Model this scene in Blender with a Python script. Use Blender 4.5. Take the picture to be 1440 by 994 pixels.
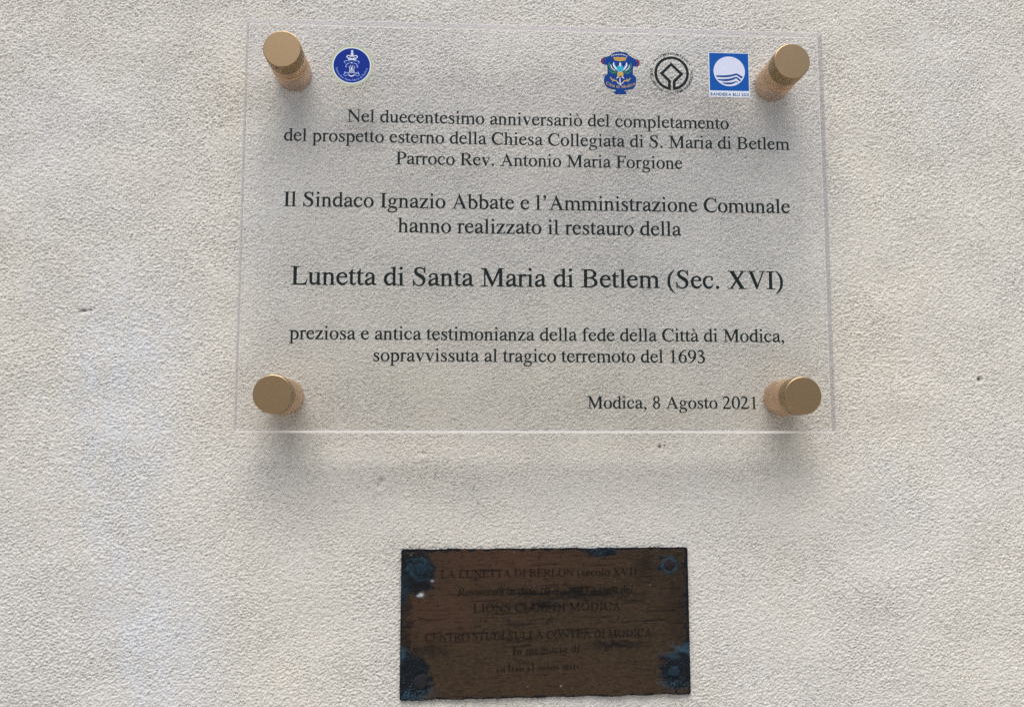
import bpy, math, random
import numpy as np
from mathutils import Matrix, Vector
from mathutils.geometry import delaunay_2d_cdt

scene = bpy.context.scene
for o in list(bpy.data.objects):
    bpy.data.objects.remove(o)
COL = scene.collection
MM = 0.001
PI = math.pi
random.seed(4)

# ------------------------------------------------------------------ camera
WALL_GAP = 28.6            # mm, wall face to the front face of the acrylic sheet
cam = bpy.data.cameras.new("camera")
cam.sensor_width = 36.0
cam.lens = 29.8986
cam.clip_start = 0.01
cam.clip_end = 200
cam_ob = bpy.data.objects.new("camera", cam)
COL.objects.link(cam_ob)
cam_ob.matrix_world = Matrix((
    (0.99862173, -0.00560416, -0.05218461, -48.4074 * MM),
    (-0.05248226, -0.09710973, -0.99388898, -590.5143 * MM),
    (0.00050228, 0.99525790, -0.09727000, -142.9255 * MM),
    (0, 0, 0, 1)))
scene.camera = cam_ob

# ------------------------------------------------------------------ light
SUN_EL, SUN_AZ = 66.0, -9.0       # degrees; azimuth from straight in front of the wall, minus = from the left
world = bpy.data.worlds.new("World")
scene.world = world
world.use_nodes = True
wn = world.node_tree.nodes
wl = world.node_tree.links
wn.clear()
sky = wn.new("ShaderNodeTexSky")
sky.sky_type = 'NISHITA'
sky.sun_disc = False
sky.sun_elevation = math.radians(SUN_EL)
sky.sun_rotation = math.radians(180 - SUN_AZ)
sky.air_density = 1.0
sky.dust_density = 4.0
sky.ozone_density = 0.6
bg = wn.new("ShaderNodeBackground")
bg.inputs[1].default_value = 0.055
wo = wn.new("ShaderNodeOutputWorld")
wl.new(sky.outputs[0], bg.inputs[0])
wl.new(bg.outputs[0], wo.inputs[0])

sun = bpy.data.lights.new("sun", 'SUN')
sun.energy = 1.5
sun.angle = math.radians(50)
sun.color = (1.0, 0.975, 0.935)
sun_ob = bpy.data.objects.new("sun", sun)
COL.objects.link(sun_ob)
el, az = math.radians(SUN_EL), math.radians(SUN_AZ)
to_sun = Vector((math.sin(az) * math.cos(el), -math.cos(az) * math.cos(el), math.sin(el)))
sun_ob.rotation_euler = to_sun.to_track_quat('Z', 'Y').to_euler()
sun_ob.location = (0, -2, 3)

scene.view_settings.view_transform = 'Standard'
scene.view_settings.look = 'None'
scene.view_settings.gamma = 1
scene.view_settings.exposure = 1.37
scene.render.engine = 'CYCLES'
scene.cycles.use_denoising = False
scene.cycles.max_bounces = 10
scene.cycles.transparent_max_bounces = 24


# ------------------------------------------------------------------ node helpers
class NT:
    def __init__(self, name):
        self.m = bpy.data.materials.new(name)
        self.m.use_nodes = True
        self.t = self.m.node_tree
        self.t.nodes.clear()
        self.out = self.t.nodes.new("ShaderNodeOutputMaterial")

    def n(self, typ, ins=None, **kw):
        nd = self.t.nodes.new(typ)
        for k, v in kw.items():
            setattr(nd, k, v)
        for k, v in (ins or {}).items():
            s = nd.inputs[k]
            if hasattr(v, 'is_output') or isinstance(v, bpy.types.NodeSocket):
                self.t.links.new(v, s)
            else:
                s.default_value = v
        return nd

    def noise(self, scale, detail=3, rough=0.55, vec=None, dist=0.0):
        ins = {'Scale': scale, 'Detail': detail, 'Roughness': rough, 'Distortion': dist}
        if vec is not None:
            ins['Vector'] = vec
        return self.n("ShaderNodeTexNoise", ins).outputs['Fac']

    def obj(self, scale=(1, 1, 1)):
        tc = self.n("ShaderNodeTexCoord")
        return self.n("ShaderNodeMapping", {'Vector': tc.outputs['Object'], 'Scale': scale}).outputs[0]

    def ramp(self, fac, a, b, ca=0.0, cb=1.0):
        r = self.n("ShaderNodeMapRange", {'Value': fac, 'From Min': a, 'From Max': b, 'To Min': ca, 'To Max': cb})
        r.interpolation_type = 'SMOOTHSTEP'
        return r.outputs[0]

    def mix(self, fac, a, b, mode='MIX'):
        nd = self.t.nodes.new("ShaderNodeMix")
        nd.data_type = 'RGBA'
        nd.blend_type = mode
        for idx, v in ((0, fac), (6, a), (7, b)):
            s = nd.inputs[idx]
            if isinstance(v, bpy.types.NodeSocket):
                self.t.links.new(v, s)
            else:
                s.default_value = v if idx == 0 else tuple(v) + (1,) * (4 - len(v))
        return nd.outputs[2]

    def math(self, op, a, b=0.0, clamp=False):
        nd = self.t.nodes.new("ShaderNodeMath")
        nd.operation = op
        nd.use_clamp = clamp
        for i, v in enumerate((a, b)):
            if isinstance(v, bpy.types.NodeSocket):
                self.t.links.new(v, nd.inputs[i])
            else:
                nd.inputs[i].default_value = v
        return nd.outputs[0]

    def attr(self, name):
        return self.n("ShaderNodeAttribute", attribute_name=name).outputs['Fac']

    def bump(self, h, strength, dist):
        return self.n("ShaderNodeBump", {'Height': h, 'Strength': strength, 'Distance': dist}).outputs[0]

    def pbr(self, **ins):
        nd = self.t.nodes.new("ShaderNodeBsdfPrincipled")
        for k, v in ins.items():
            s = nd.inputs[k.replace('_', ' ')]
            if isinstance(v, bpy.types.NodeSocket):
                self.t.links.new(v, s)
            else:
                if s.type == 'RGBA' and len(v) == 3:
                    v = tuple(v) + (1,)
                s.default_value = v
        return nd.outputs[0]

    def mixsh(self, fac, a, b):
        nd = self.t.nodes.new("ShaderNodeMixShader")
        if isinstance(fac, bpy.types.NodeSocket):
            self.t.links.new(fac, nd.inputs[0])
        else:
            nd.inputs[0].default_value = fac
        self.t.links.new(a, nd.inputs[1])
        self.t.links.new(b, nd.inputs[2])
        return nd.outputs[0]

    def done(self, sh):
        self.t.links.new(sh, self.out.inputs['Surface'])
        return self.m


# ------------------------------------------------------------------ materials
def mat_wall():
    t = NT("painted_plaster")
    v = t.obj((1, 1, 0.55))
    big = t.noise(5.0, 3, 0.5, v, 0.4)
    mid = t.noise(16.0, 3, 0.6, t.obj((1, 1, 0.7)))
    base = t.mix(t.ramp(big, 0.36, 0.64), (0.645, 0.640, 0.612), (0.685, 0.665, 0.605))
    base = t.mix(t.ramp(mid, 0.35, 0.75, 0.0, 0.5), base, (0.650, 0.637, 0.610))
    base = t.mix(t.attr("pale_stain"), base, (0.650, 0.675, 0.705))
    base = t.mix(t.attr("warm_stain"), base, (0.690, 0.660, 0.565))
    # sand grains of slightly different colour
    fine = t.noise(900.0, 2, 0.6)
    base = t.mix(t.ramp(fine, 0.3, 0.75, 0.0, 0.30), base, (0.40, 0.38, 0.34))
    sp = t.noise(330.0, 2, 0.5)
    base = t.mix(t.ramp(sp, 0.64, 0.74, 0.0, 0.5), base, (0.24, 0.21, 0.18))
    base = t.mix(t.attr("dirt"), base, (0.05, 0.043, 0.038))
    h = t.math('ADD', t.noise(1100.0, 2, 0.6), t.math('MULTIPLY', t.noise(480.0, 3, 0.6), 1.4))
    return t.done(t.pbr(Base_Color=base, Roughness=0.9, Specular_IOR_Level=0.12,
                        Normal=t.bump(h, 0.6, 0.0004)))


def mat_ground():
    t = NT("bounce_paving")
    c = t.mix(t.noise(3.0, 4), (0.30, 0.28, 0.25), (0.42, 0.39, 0.34))
    return t.done(t.pbr(Base_Color=c, Roughness=0.85, Normal=t.bump(t.noise(60, 4), 0.4, 0.004)))


def schlick(t, f0):
    g = t.n("ShaderNodeNewGeometry")
    d = t.n("ShaderNodeVectorMath", {0: g.outputs['Normal'], 1: g.outputs['Incoming']}, operation='DOT_PRODUCT')
    c = t.math('ABSOLUTE', d.outputs['Value'])
    p = t.math('POWER', t.math('SUBTRACT', 1.0, c, True), 5.0)
    return t.math('ADD', t.math('MULTIPLY', p, 1 - f0), f0, True)


def mat_acrylic():
    t = NT("clear_acrylic")
    tr = t.n("ShaderNodeBsdfTransparent", {'Color': (0.970, 0.969, 0.966, 1)}).outputs[0]
    # thin pale milky layer over the sheet, uneven at random
    df = t.n("ShaderNodeBsdfDiffuse", {'Color': (0.78, 0.77, 0.75, 1)}).outputs[0]
    veil = t.ramp(t.noise(9.0, 3, 0.6), 0.3, 0.75, 0.004, 0.022)
    body = t.mixsh(veil, tr, df)
    gl = t.n("ShaderNodeBsdfGlossy", {'Color': (1, 1, 1, 1), 'Roughness': 0.03}).outputs[0]
    return t.done(t.mixsh(schlick(t, 0.04), body, gl))


def mat_acrylic_edge():
    t = NT("acrylic_edge")
    tr = t.n("ShaderNodeBsdfTransparent", {'Color': (0.72, 0.71, 0.73, 1)}).outputs[0]
    tl = t.n("ShaderNodeBsdfTranslucent", {'Color': (0.64, 0.62, 0.65, 1)}).outputs[0]
    df = t.n("ShaderNodeBsdfDiffuse", {'Color': (0.60, 0.58, 0.61, 1)}).outputs[0]
    gl = t.n("ShaderNodeBsdfGlossy", {'Color': (1, 1, 1, 1), 'Roughness': 0.18}).outputs[0]
    body = t.mixsh(0.45, tl, df)
    body = t.mixsh(t.ramp(t.noise(120, 3), 0.3, 0.7, 0.25, 0.42), tr, body)
    return t.done(t.mixsh(t.math('MULTIPLY', schlick(t, 0.05), 0.8), body, gl))


def mat_bevel():
    t = NT("acrylic_polished_bevel")
    tl = t.n("ShaderNodeBsdfTranslucent", {'Color': (0.95, 0.95, 0.98, 1)}).outputs[0]
    df = t.n("ShaderNodeBsdfDiffuse", {'Color': (0.9, 0.9, 0.93, 1)}).outputs[0]
    tr = t.n("ShaderNodeBsdfTransparent", {'Color': (1, 1, 1, 1)}).outputs[0]
    return t.done(t.mixsh(0.6, t.mixsh(0.3, tl, df), tr))


def mat_lower_edge():
    # near-white lower edge: glow of light piped down the sheet, put into colour
    t = NT("acrylic_edge_glow")
    tl = t.n("ShaderNodeBsdfTranslucent", {'Color': (0.98, 0.98, 1.0, 1)}).outputs[0]
    df = t.n("ShaderNodeBsdfDiffuse", {'Color': (0.95, 0.95, 0.97, 1)}).outputs[0]
    return t.done(t.mixsh(t.ramp(t.noise(60, 3), 0.3, 0.7, 0.1, 0.3), tl, df))


def mat_brass(name, col, rough, dirty):
    t = NT(name)
    n1 = t.noise(260.0, 4, 0.65)
    n2 = t.noise(1100.0, 2, 0.6)
    c = t.mix(t.ramp(n1, 0.35, 0.7, 0, dirty), col, tuple(x * 0.72 for x in col))
    c = t.mix(t.ramp(n2, 0.5, 0.75, 0, dirty * 0.6), c, tuple(min(1, x * 1.25) for x in col))
    r = t.ramp(n1, 0.3, 0.7, rough - 0.06, rough + 0.08)
    return t.done(t.pbr(Base_Color=c, Metallic=0.9, Roughness=r, Normal=t.bump(n2, 0.08, 0.0001)))


def mat_flat(name, col, rough=0.45, spec=0.12):
    t = NT(name)
    n = t.noise(700.0, 2)
    c = t.mix(t.ramp(n, 0.3, 0.7, 0, 0.35), col, tuple(min(1, x * 1.25 + 0.004) for x in col))
    return t.done(t.pbr(Base_Color=c, Roughness=rough, Specular_IOR_Level=spec))


def mat_plate():
    t = NT("tarnished_brass")
    st = t.obj((40, 40, 110))
    n_st = t.noise(7.0, 5, 0.62, st, 0.3)
    n_f = t.noise(700.0, 3, 0.6)
    n_m = t.noise(60.0, 4, 0.6)
    c = t.mix(t.ramp(n_m, 0.3, 0.7), (0.034, 0.023, 0.014), (0.060, 0.041, 0.025))
    c = t.mix(t.attr("copper_tint"), c, (0.068, 0.036, 0.023))
    c = t.mix(t.ramp(n_st, 0.56, 0.76, 0, 0.5), c, (0.012, 0.010, 0.008))
    c = t.mix(t.ramp(n_f, 0.58, 0.75, 0, 0.5), c, (0.075, 0.054, 0.036))
    c = t.mix(t.attr("tarnish"), c, (0.007, 0.006, 0.007))
    c = t.mix(t.attr("crust"), c, (0.004, 0.006, 0.009))
    blue = t.mix(t.ramp(t.noise(500, 3), 0.35, 0.7), (0.005, 0.018, 0.030), (0.045, 0.105, 0.150))
    c = t.mix(t.attr("verdigris"), c, blue)
    c = t.mix(t.attr("white_speck"), c, (0.45, 0.50, 0.54))
    cover = t.math('MAXIMUM', t.attr("crust"), t.attr("verdigris"))
    metal = t.ramp(cover, 0.0, 0.6, 0.45, 0.0)
    rough = t.ramp(cover, 0.0, 0.6, 0.40, 0.9)
    h = t.math('ADD', t.math('MULTIPLY', n_st, 0.7), n_f)
    return t.done(t.pbr(Base_Color=c, Metallic=metal, Roughness=rough, Specular_IOR_Level=0.2,
                        Normal=t.bump(h, 0.5, 0.00025)))


def mat_screw(name, col, amount):
    t = NT(name)
    n = t.noise(420, 4, 0.65)
    c = t.mix(t.ramp(n, 0.35, 0.7), col, tuple(x * 2.2 for x in col))
    c = t.mix(t.ramp(t.noise(300, 3, 0.6), 0.62 - amount * .2, 0.72 - amount * .1), c, (0.03, 0.085, 0.14))
    return t.done(t.pbr(Base_Color=c, Roughness=0.75, Specular_IOR_Level=0.2, Normal=t.bump(n, 0.9, 0.0008)))


def mat_worn_ink():
    t = NT("worn_engraving")
    bs = t.pbr(Base_Color=(0.005, 0.004, 0.003), Roughness=0.75, Specular_IOR_Level=0.2)
    tr = t.n("ShaderNodeBsdfTransparent").outputs[0]
    n = t.noise(240.0, 4, 0.7)
    w = t.noise(30.0, 3, 0.6)
    f = t.ramp(t.math('ADD', t.math('MULTIPLY', n, 0.5), t.math('MULTIPLY', w, 1.3)), 0.86, 1.04, 0.88, 0.08)
    return t.done(t.mixsh(f, tr, bs))


M = dict(
    wall=mat_wall(), ground=mat_ground(), acrylic=mat_acrylic(), edge=mat_acrylic_edge(), bevel=mat_bevel(), lit=mat_lower_edge(),
    cap=mat_brass("satin_brass", (0.345, 0.240, 0.132), 0.36, 0.9),
    barrel=mat_brass("veiled_brass", (0.64, 0.44, 0.28), 0.40, 0.4),  # paler than the caps: milky reflection of the sheet put into the colour
    hole=mat_flat("dark_socket", (0.02, 0.012, 0.008), 0.7),
    glint=mat_flat("painted_glint", (0.75, 0.74, 0.72), 0.3, 0.6),  # pale colour paints a glint on the grub screw
    plate=mat_plate(), worn=mat_worn_ink(),
    screw=mat_screw("corroded_screw", (0.012, 0.009, 0.009), 0.3),
    redscrew=mat_screw("rusty_screw", (0.016, 0.007, 0.007), 0.1),
    bluescrew=mat_screw("verdigris_screw", (0.004, 0.006, 0.010), 0.7),
    ink=mat_flat("black_ink", (0.006, 0.012, 0.013), 0.6),
    blue=mat_flat("deep_blue_ink", (0.003, 0.020, 0.20), 0.35),
    flagblue=mat_flat("flag_blue_ink", (0.005, 0.070, 0.31), 0.35),
    waveblue=mat_flat("wave_blue_ink", (0.010, 0.055, 0.20), 0.35),
    white=mat_flat("white_ink", (0.52, 0.58, 0.66), 0.35),
    paleblue=mat_flat("pale_blue_ink", (0.50, 0.54, 0.68), 0.35),
    faintblue=mat_flat("faint_blue_ink", (0.22, 0.32, 0.68), 0.35),
    midblue=mat_flat("mid_blue_ink", (0.05, 0.12, 0.50), 0.35),
    olive=mat_flat("olive_ink", (0.36, 0.40, 0.25), 0.4),
    armsblue=mat_flat("arms_blue_ink", (0.003, 0.038, 0.20), 0.35),
    armsdark=mat_flat("arms_outline_ink", (0.008, 0.030, 0.14), 0.35),
    red=mat_flat("red_ink", (0.20, 0.02, 0.045), 0.35),
    gold=mat_flat("gold_ink", (0.42, 0.30, 0.08), 0.35),
    orange=mat_flat("orange_ink", (0.45, 0.20, 0.05), 0.35),
    teal=mat_flat("teal_ink", (0.03, 0.33, 0.50), 0.35),
    green=mat_flat("green_ink", (0.04, 0.16, 0.08), 0.35),
)


# ------------------------------------------------------------------ object helpers
def P(x, y, d):
    """mm right, mm up, mm out from the wall -> scene metres"""
    return (x * MM, -d * MM, y * MM)


def empty(name, x, y, d, label, cat, group=None):
    o = bpy.data.objects.new(name, None)
    o.empty_display_size = 0.02
    COL.objects.link(o)
    o.location = P(x, y, d)
    o["org"] = (x, y, d)
    o["label"] = label
    o["category"] = cat
    if group:
        o["group"] = group
    return o


def mesh_obj(name, verts, faces, mats, parent=None, org=(0, 0, 0), smooth=False, fmat=None, label=None):
    """verts in plaque mm (x, y, d); org is the mm point of the parent chain's origin"""
    me = bpy.data.meshes.new(name)
    me.from_pydata([P(v[0] - org[0], v[1] - org[1], v[2] - org[2]) for v in verts], [], faces)
    for m in (mats if isinstance(mats, (list, tuple)) else [mats]):
        me.materials.append(m)
    if fmat:
        me.polygons.foreach_set("material_index", fmat)
    if smooth:
        me.polygons.foreach_set("use_smooth", [True] * len(me.polygons))
    me.update()
    o = bpy.data.objects.new(name, me)
    COL.objects.link(o)
    if parent:
        o.parent = parent
    if label:
        o["label"] = label
    return o


def grid_mesh(name, X, Y, D, mat, attrs, org=(0, 0, 0)):
    ny, nx = X.shape
    co = np.empty((ny * nx, 3), np.float32)
    co[:, 0] = (X.ravel() - org[0]) * MM
    co[:, 1] = -(D.ravel() - org[2]) * MM
    co[:, 2] = (Y.ravel() - org[1]) * MM
    idx = np.arange(ny * nx, dtype=np.int32).reshape(ny, nx)
    # Y rises with the row index; wind so the normal faces -Y (out of the wall)
    q = np.stack([idx[:-1, :-1], idx[:-1, 1:], idx[1:, 1:], idx[1:, :-1]], -1).reshape(-1)
    nf = (ny - 1) * (nx - 1)
    me = bpy.data.meshes.new(name)
    me.vertices.add(ny * nx)
    me.vertices.foreach_set("co", co.ravel())
    me.loops.add(nf * 4)
    me.loops.foreach_set("vertex_index", q)
    me.polygons.add(nf)
    me.polygons.foreach_set("loop_start", np.arange(0, nf * 4, 4, dtype=np.int32))
    me.polygons.foreach_set("loop_total", np.full(nf, 4, np.int32))
    me.polygons.foreach_set("use_smooth", np.ones(nf, bool))
    me.update(calc_edges=True)
    for k, a in attrs.items():
        at = me.attributes.new(k, 'FLOAT', 'POINT')
        at.data.foreach_set("value", np.clip(a, 0, 1).astype(np.float32).ravel())
    me.materials.append(mat)
    o = bpy.data.objects.new(name, me)
    COL.objects.link(o)
    return o


def fnoise(ny, nx, sp, lx, ly, w, seed, ang=0.0):
    """band-limited noise, wavelengths lx, ly in mm, unit variance"""
    rng = np.random.default_rng(seed)
    F = np.fft.rfft2(rng.standard_normal((ny, nx)))
    ky = np.fft.fftfreq(ny, sp)[:, None]
    kx = np.fft.rfftfreq(nx, sp)[None, :]
    c, s = math.cos(ang), math.sin(ang)
    k = np.sqrt(((kx * c + ky * s) * lx) ** 2 + ((-kx * s + ky * c) * ly) ** 2)
    F *= np.exp(-((k - 1) / w) ** 2)
    r = np.fft.irfft2(F, (ny, nx))
    return r / r.std()


def smooth01(a, lo, hi):
    t = np.clip((a - lo) / (hi - lo), 0, 1)
    return t * t * (3 - 2 * t)


# ------------------------------------------------------------------ wall
def axis(lo, hi, sp, far_lo, far_hi):
    core = np.arange(lo, hi + 1e-6, sp)
    a, st = [lo], sp
    while a[-1] > far_lo:
        st *= 1.35
        a.append(a[-1] - st)
    b, st = [core[-1]], sp
    while b[-1] < far_hi:
        st *= 1.35
        b.append(b[-1] + st)
    a[-1], b[-1] = far_lo, far_hi
    return np.concatenate([a[:0:-1], core, b[1:]]), len(a) - 1, len(core)


def build_wall():
    sp = 0.58
    XL, YL = -400, -345
    xs, ix, nx = axis(XL, 392, sp, -2500, 2500)
    ys, iy, ny = axis(YL, 205, sp, -1700, 2200)
    X, Y = np.meshgrid(xs, ys)
    x, y = X[iy:iy + ny, ix:ix + nx], Y[iy:iy + ny, ix:ix + nx]
    # float-finished sand plaster: short, mostly horizontal ripples whose lie wanders
    # sand grains of several sizes, a little wider than tall, plus trowelled ridges whose lie wanders
    def grains(seed, ang, k):
        a = fnoise(ny, nx, sp, 3.5 * k, 2.25 * k, 0.75, seed, ang)
        b = fnoise(ny, nx, sp, 2.1 * k, 1.65 * k, 0.45, seed + 40, ang)
        return 0.72 * a + 0.69 * b
    sel = smooth01(fnoise(ny, nx, sp, 90, 70, 0.8, 3), -0.8, 0.8)
    g = grains(1, 0.10, 1.0) * sel + grains(2, -0.32, 0.92) * (1 - sel)
    g = np.where(g > 0, np.tanh(g * 0.85), 1.5 * np.tanh(g * 0.8))
    # sparse deeper pores between the grains
    q = fnoise(ny, nx, sp, 2.8, 2.1, 0.6, 15)
    g -= 1.5 * smooth01(q, 1.1, 2.3)
    amp = 0.84 + 0.26 * smooth01(fnoise(ny, nx, sp, 120, 100, 0.9, 4), -1.2, 1.2)
    h = 0.37 * amp * g
    h += 0.07 * fnoise(ny, nx, sp, 7, 5, 0.6, 5)
    h += 0.22 * fnoise(ny, nx, sp, 75, 60, 0.6, 7)
    dirt = np.zeros_like(h)
    rng = np.random.default_rng(8)
    pits = [(-310.8, -57.3, 2.6, 1.2, 1.3, .95), (-306.2, -56.8, 1.5, .8, 1.0, .8), (-313.6, -58.2, 1.2, .7, .8, .7), (318.7, -101.7, 1.5, 1.7, 1.6, 1.0),
            (86.0, -149.8, 1.3, 1.5, 1.5, .9), (89.5, -149.3, .9, .9, .6, .5), (-106.8, -172.9, 2.0, 1.8, 1.2, .3),
            (-108.6, -176.0, 1.6, 2.0, 1.0, .25), (-78.5, -154.2, 3.2, 1.0, 1.0, .25), (-137.4, -187.3, .8, .8, .6, .7),
            (-279, 120.2, .9, 1.4, .9, .6), (222, 60, 1.0, 1.0, .8, .4), (-356, 66, 1.0, .8, .6, .3),
            (170, 92, 1.0, 1.0, .6, .3)]
    for _ in range(150):
        pits.append((rng.uniform(-385, 380), rng.uniform(-335, 195), rng.uniform(.5, 1.2), rng.uniform(.4, .9),
                     rng.uniform(.2, .6), rng.uniform(0.0, .5) ** 1.5))
    for (px, py, rx, ry, dep, dk) in pits:
        j0 = int((px - 9 - XL) / sp); j1 = int((px + 9 - XL) / sp)
        i0 = int((py - 9 - YL) / sp); i1 = int((py + 9 - YL) / sp)
        s = (slice(max(i0, 0), i1), slice(max(j0, 0), j1))
        e = ((x[s] - px) / rx) ** 2 + ((y[s] - py) / ry) ** 2
        h[s] -= dep * np.exp(-e)
        dirt[s] = np.maximum(dirt[s], dk * np.exp(-e * 1.6))  # darker towards the middle of each pit
    # small raised crumbs, one below the left pit and two near the lower plaque
    for (px, py, r, a) in [(-107.5, -180.5, 1.6, .8), (-78.3, -157.4, 2.2, .55), (-309, -61, 2.6, .5)]:
        h += a * np.exp(-(((x - px) / r) ** 2 + ((y - py) / r) ** 2))
    fade = np.ones_like(h)
    m = 12
    ramp = np.linspace(0, 1, m)
    fade[:m] *= ramp[:, None]; fade[-m:] *= ramp[::-1][:, None]
    fade[:, :m] *= ramp; fade[:, -m:] *= ramp[::-1]
    D = np.zeros_like(X)
    D[iy:iy + ny, ix:ix + nx] = h * fade
    # stains: pale salt bloom running down on the left and lower middle, warm patches elsewhere
    pale = np.zeros_like(X); warm = np.zeros_like(X)
    wob = fnoise(ny, nx, sp, 60, 110, 0.8, 9)
    wob2 = fnoise(ny, nx, sp, 18, 24, 0.6, 10)
    ww = 9 * wob + 3 * wob2

    def blob(cx, cy, rx, ry, a):
        return a * np.exp(-(((x + ww - cx) / rx) ** 2 + ((y - ww * .6 - cy) / ry) ** 2))
    p = (blob(-285, -90, 38, 60, .8) + blob(-275, -190, 30, 90, .8) + blob(-245, -290, 30, 45, 1.0) +
         blob(-335, 80, 60, 60, .45) + blob(-190, 15, 22, 50, .35) + blob(310, 130, 55, 90, .40) +
         blob(285, -190, 45, 60, .35) + blob(150, -290, 30, 60, .25) + blob(0, 190, 120, 25, .2))
    wa = (blob(-360, -60, 25, 70, .5) + blob(-195, 110, 30, 60, .55) + blob(-255, -195, 22, 25, .35) + blob(235, 20, 30, 120, .5) +
          blob(250, -100, 40, 60, .5) + blob(200, -170, 60, 20, .3) + blob(-310, 130, 40, 30, .3) + blob(-40, 60, 80, 60, .15))
    p *= 0.75 + 0.25 * np.clip(wob2, -1, 1)
    pale[iy:iy + ny, ix:ix + nx] = p
    warm[iy:iy + ny, ix:ix + nx] = wa * 0.8
    dd = np.zeros_like(X)
    dd[iy:iy + ny, ix:ix + nx] = dirt
    o = grid_mesh("wall", X, Y, D, M["wall"], {"pale_stain": pale, "warm_stain": warm, "dirt": dd})
    o["kind"] = "structure"
    o["label"] = "cream rough sand-plaster wall with pale stains and small dark pits"


build_wall()
g = mesh_obj("ground", [(-9000, -1700, 12000), (9000, -1700, 12000), (9000, -1700, -300), (-9000, -1700, -300)],
             [(0, 1, 2, 3)], M["ground"])  # out of view, added for the light it bounces up
g["kind"] = "structure"
g["label"] = "unseen pale pavement added in front of the wall for bounce light"


# ------------------------------------------------------------------ 2D shape kit
def rect(x0, y0, x1, y1):
    return [(x0, y0), (x1, y0), (x1, y1), (x0, y1)]


def ellipse(cx, cy, rx, ry, n=28):
    return [(cx + rx * math.cos(2 * PI * i / n), cy + ry * math.sin(2 * PI * i / n)) for i in range(n)]


def ring(cx, cy, RX, RY, rx, ry, dx=0, dy=0, a0=0, a1=360, n=24):
    """list of polygons making a ring sector, outer ellipse minus shifted inner ellipse"""
    out = []
    parts = 2 if a1 - a0 > 200 else 1
    for k in range(parts):
        s = a0 + (a1 - a0) * k / parts
        e = a0 + (a1 - a0) * (k + 1) / parts
        A = [math.radians(s + (e - s) * i / n) for i in range(n + 1)]
        po = [(cx + RX * math.cos(a), cy + RY * math.sin(a)) for a in A]
        pi_ = [(cx + dx + rx * math.cos(a), cy + dy + ry * math.sin(a)) for a in reversed(A)]
        out.append(po + pi_)
    return out


def rib(pts, closed=False, sub=5):
    """variable-width ribbon through (x, y, w), Catmull-Rom smoothed"""
    q = [np.array(p, float) for p in pts]
    q = [2 * q[0] - q[1]] + q + [2 * q[-1] - q[-2]]
    c = []
    for i in range(1, len(q) - 2):
        for k in range(sub):
            t = k / sub
            a, b, d, e = q[i - 1], q[i], q[i + 1], q[i + 2]
            c.append(0.5 * (2 * b + (d - a) * t + (2 * a - 5 * b + 4 * d - e) * t * t + (3 * b - a - 3 * d + e) * t ** 3))
    c.append(q[-2])
    L, R = [], []
    for i, p in enumerate(c):
        a, b = c[max(i - 1, 0)], c[min(i + 1, len(c) - 1)]
        t = (b - a)[:2]
        t = t / (np.linalg.norm(t) + 1e-9)
        n = np.array([-t[1], t[0]]) * max(p[2], 2e-3) / 2
        L.append(tuple(p[:2] + n)); R.append(tuple(p[:2] - n))
    return [(L[i], L[i + 1], R[i + 1], R[i]) for i in range(len(c) - 1)]


def grow(polys, g):
    """push every outline out by g (heavier print)"""
    out = []
    for p in polys:
        q = np.array(p, float)
        x, y = q[:, 0], q[:, 1]
        if (x * np.roll(y, -1) - np.roll(x, -1) * y).sum() < 0:
            q = q[::-1]
        e = np.roll(q, -1, 0) - q
        L = np.hypot(e[:, 0], e[:, 1])
        keep = L > 1e-6
        q, e, L = q[keep], e[keep], L[keep]
        if len(q) < 3:
            continue
        e = np.roll(q, -1, 0) - q
        L = np.maximum(np.hypot(e[:, 0], e[:, 1]), 1e-6)
        n = np.stack([e[:, 1] / L, -e[:, 0] / L], 1)
        m = n + np.roll(n, 1, 0)
        m /= np.maximum((m * m).sum(1, keepdims=True) / 2, 0.45)
        out.append([tuple(a) for a in q + m * g])
    return out


def triangulate(polys):
    vs, fs = [], []
    for p in polys:
        fs.append(list(range(len(vs), len(vs) + len(p))))
        vs += [Vector((float(a), float(b))) for a, b in p]
    v, e, f, ov, oe, of = delaunay_2d_cdt(vs, [], fs, 0, 1e-5)
    pa = np.array([(p.x, p.y) for p in v])
    tri = np.array([t for t in f if len(t) == 3], int)
    cen = pa[tri].mean(1)
    ins = np.zeros(len(tri), bool)
    for p in polys:                       # keep the triangles whose middle lies in any of the shapes
        q = np.array(p, float)
        x0, y0 = q[:, 0][:, None], q[:, 1][:, None]
        x1, y1 = np.roll(q[:, 0], -1)[:, None], np.roll(q[:, 1], -1)[:, None]
        cx, cy = cen[:, 0][None], cen[:, 1][None]
        dy = np.where(np.abs(y1 - y0) < 1e-12, 1e-12, y1 - y0)
        hit = ((y0 > cy) != (y1 > cy)) & (cx < (x1 - x0) * (cy - y0) / dy + x0)
        ins |= (hit.sum(0) % 2) == 1
    A = pa[tri]
    ar = (A[:, 1, 0] - A[:, 0, 0]) * (A[:, 2, 1] - A[:, 0, 1]) - (A[:, 2, 0] - A[:, 0, 0]) * (A[:, 1, 1] - A[:, 0, 1])
    keep = [tuple(int(i) for i in (t if r > 0 else t[::-1])) for t, k, r in zip(tri, ins, ar) if k and abs(r) > 1e-9]
    return [(p.x, p.y) for p in v], keep


def slab(x0, x1, s0, s1, y, up, th=19, br=34):
    """bracketed serif: slab x0..x1, stem s0..s1"""
    k = 1 if up else -1
    return [[(x0, y), (x1, y), (x1, y + k * th * .8), (s1 + br * .45, y + k * th * 1.25), (s1, y + k * (th + br)),
             (s0, y + k * (th + br)), (s0 - br * .45, y + k * th * 1.25), (x0, y + k * th * .8)]]


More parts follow.
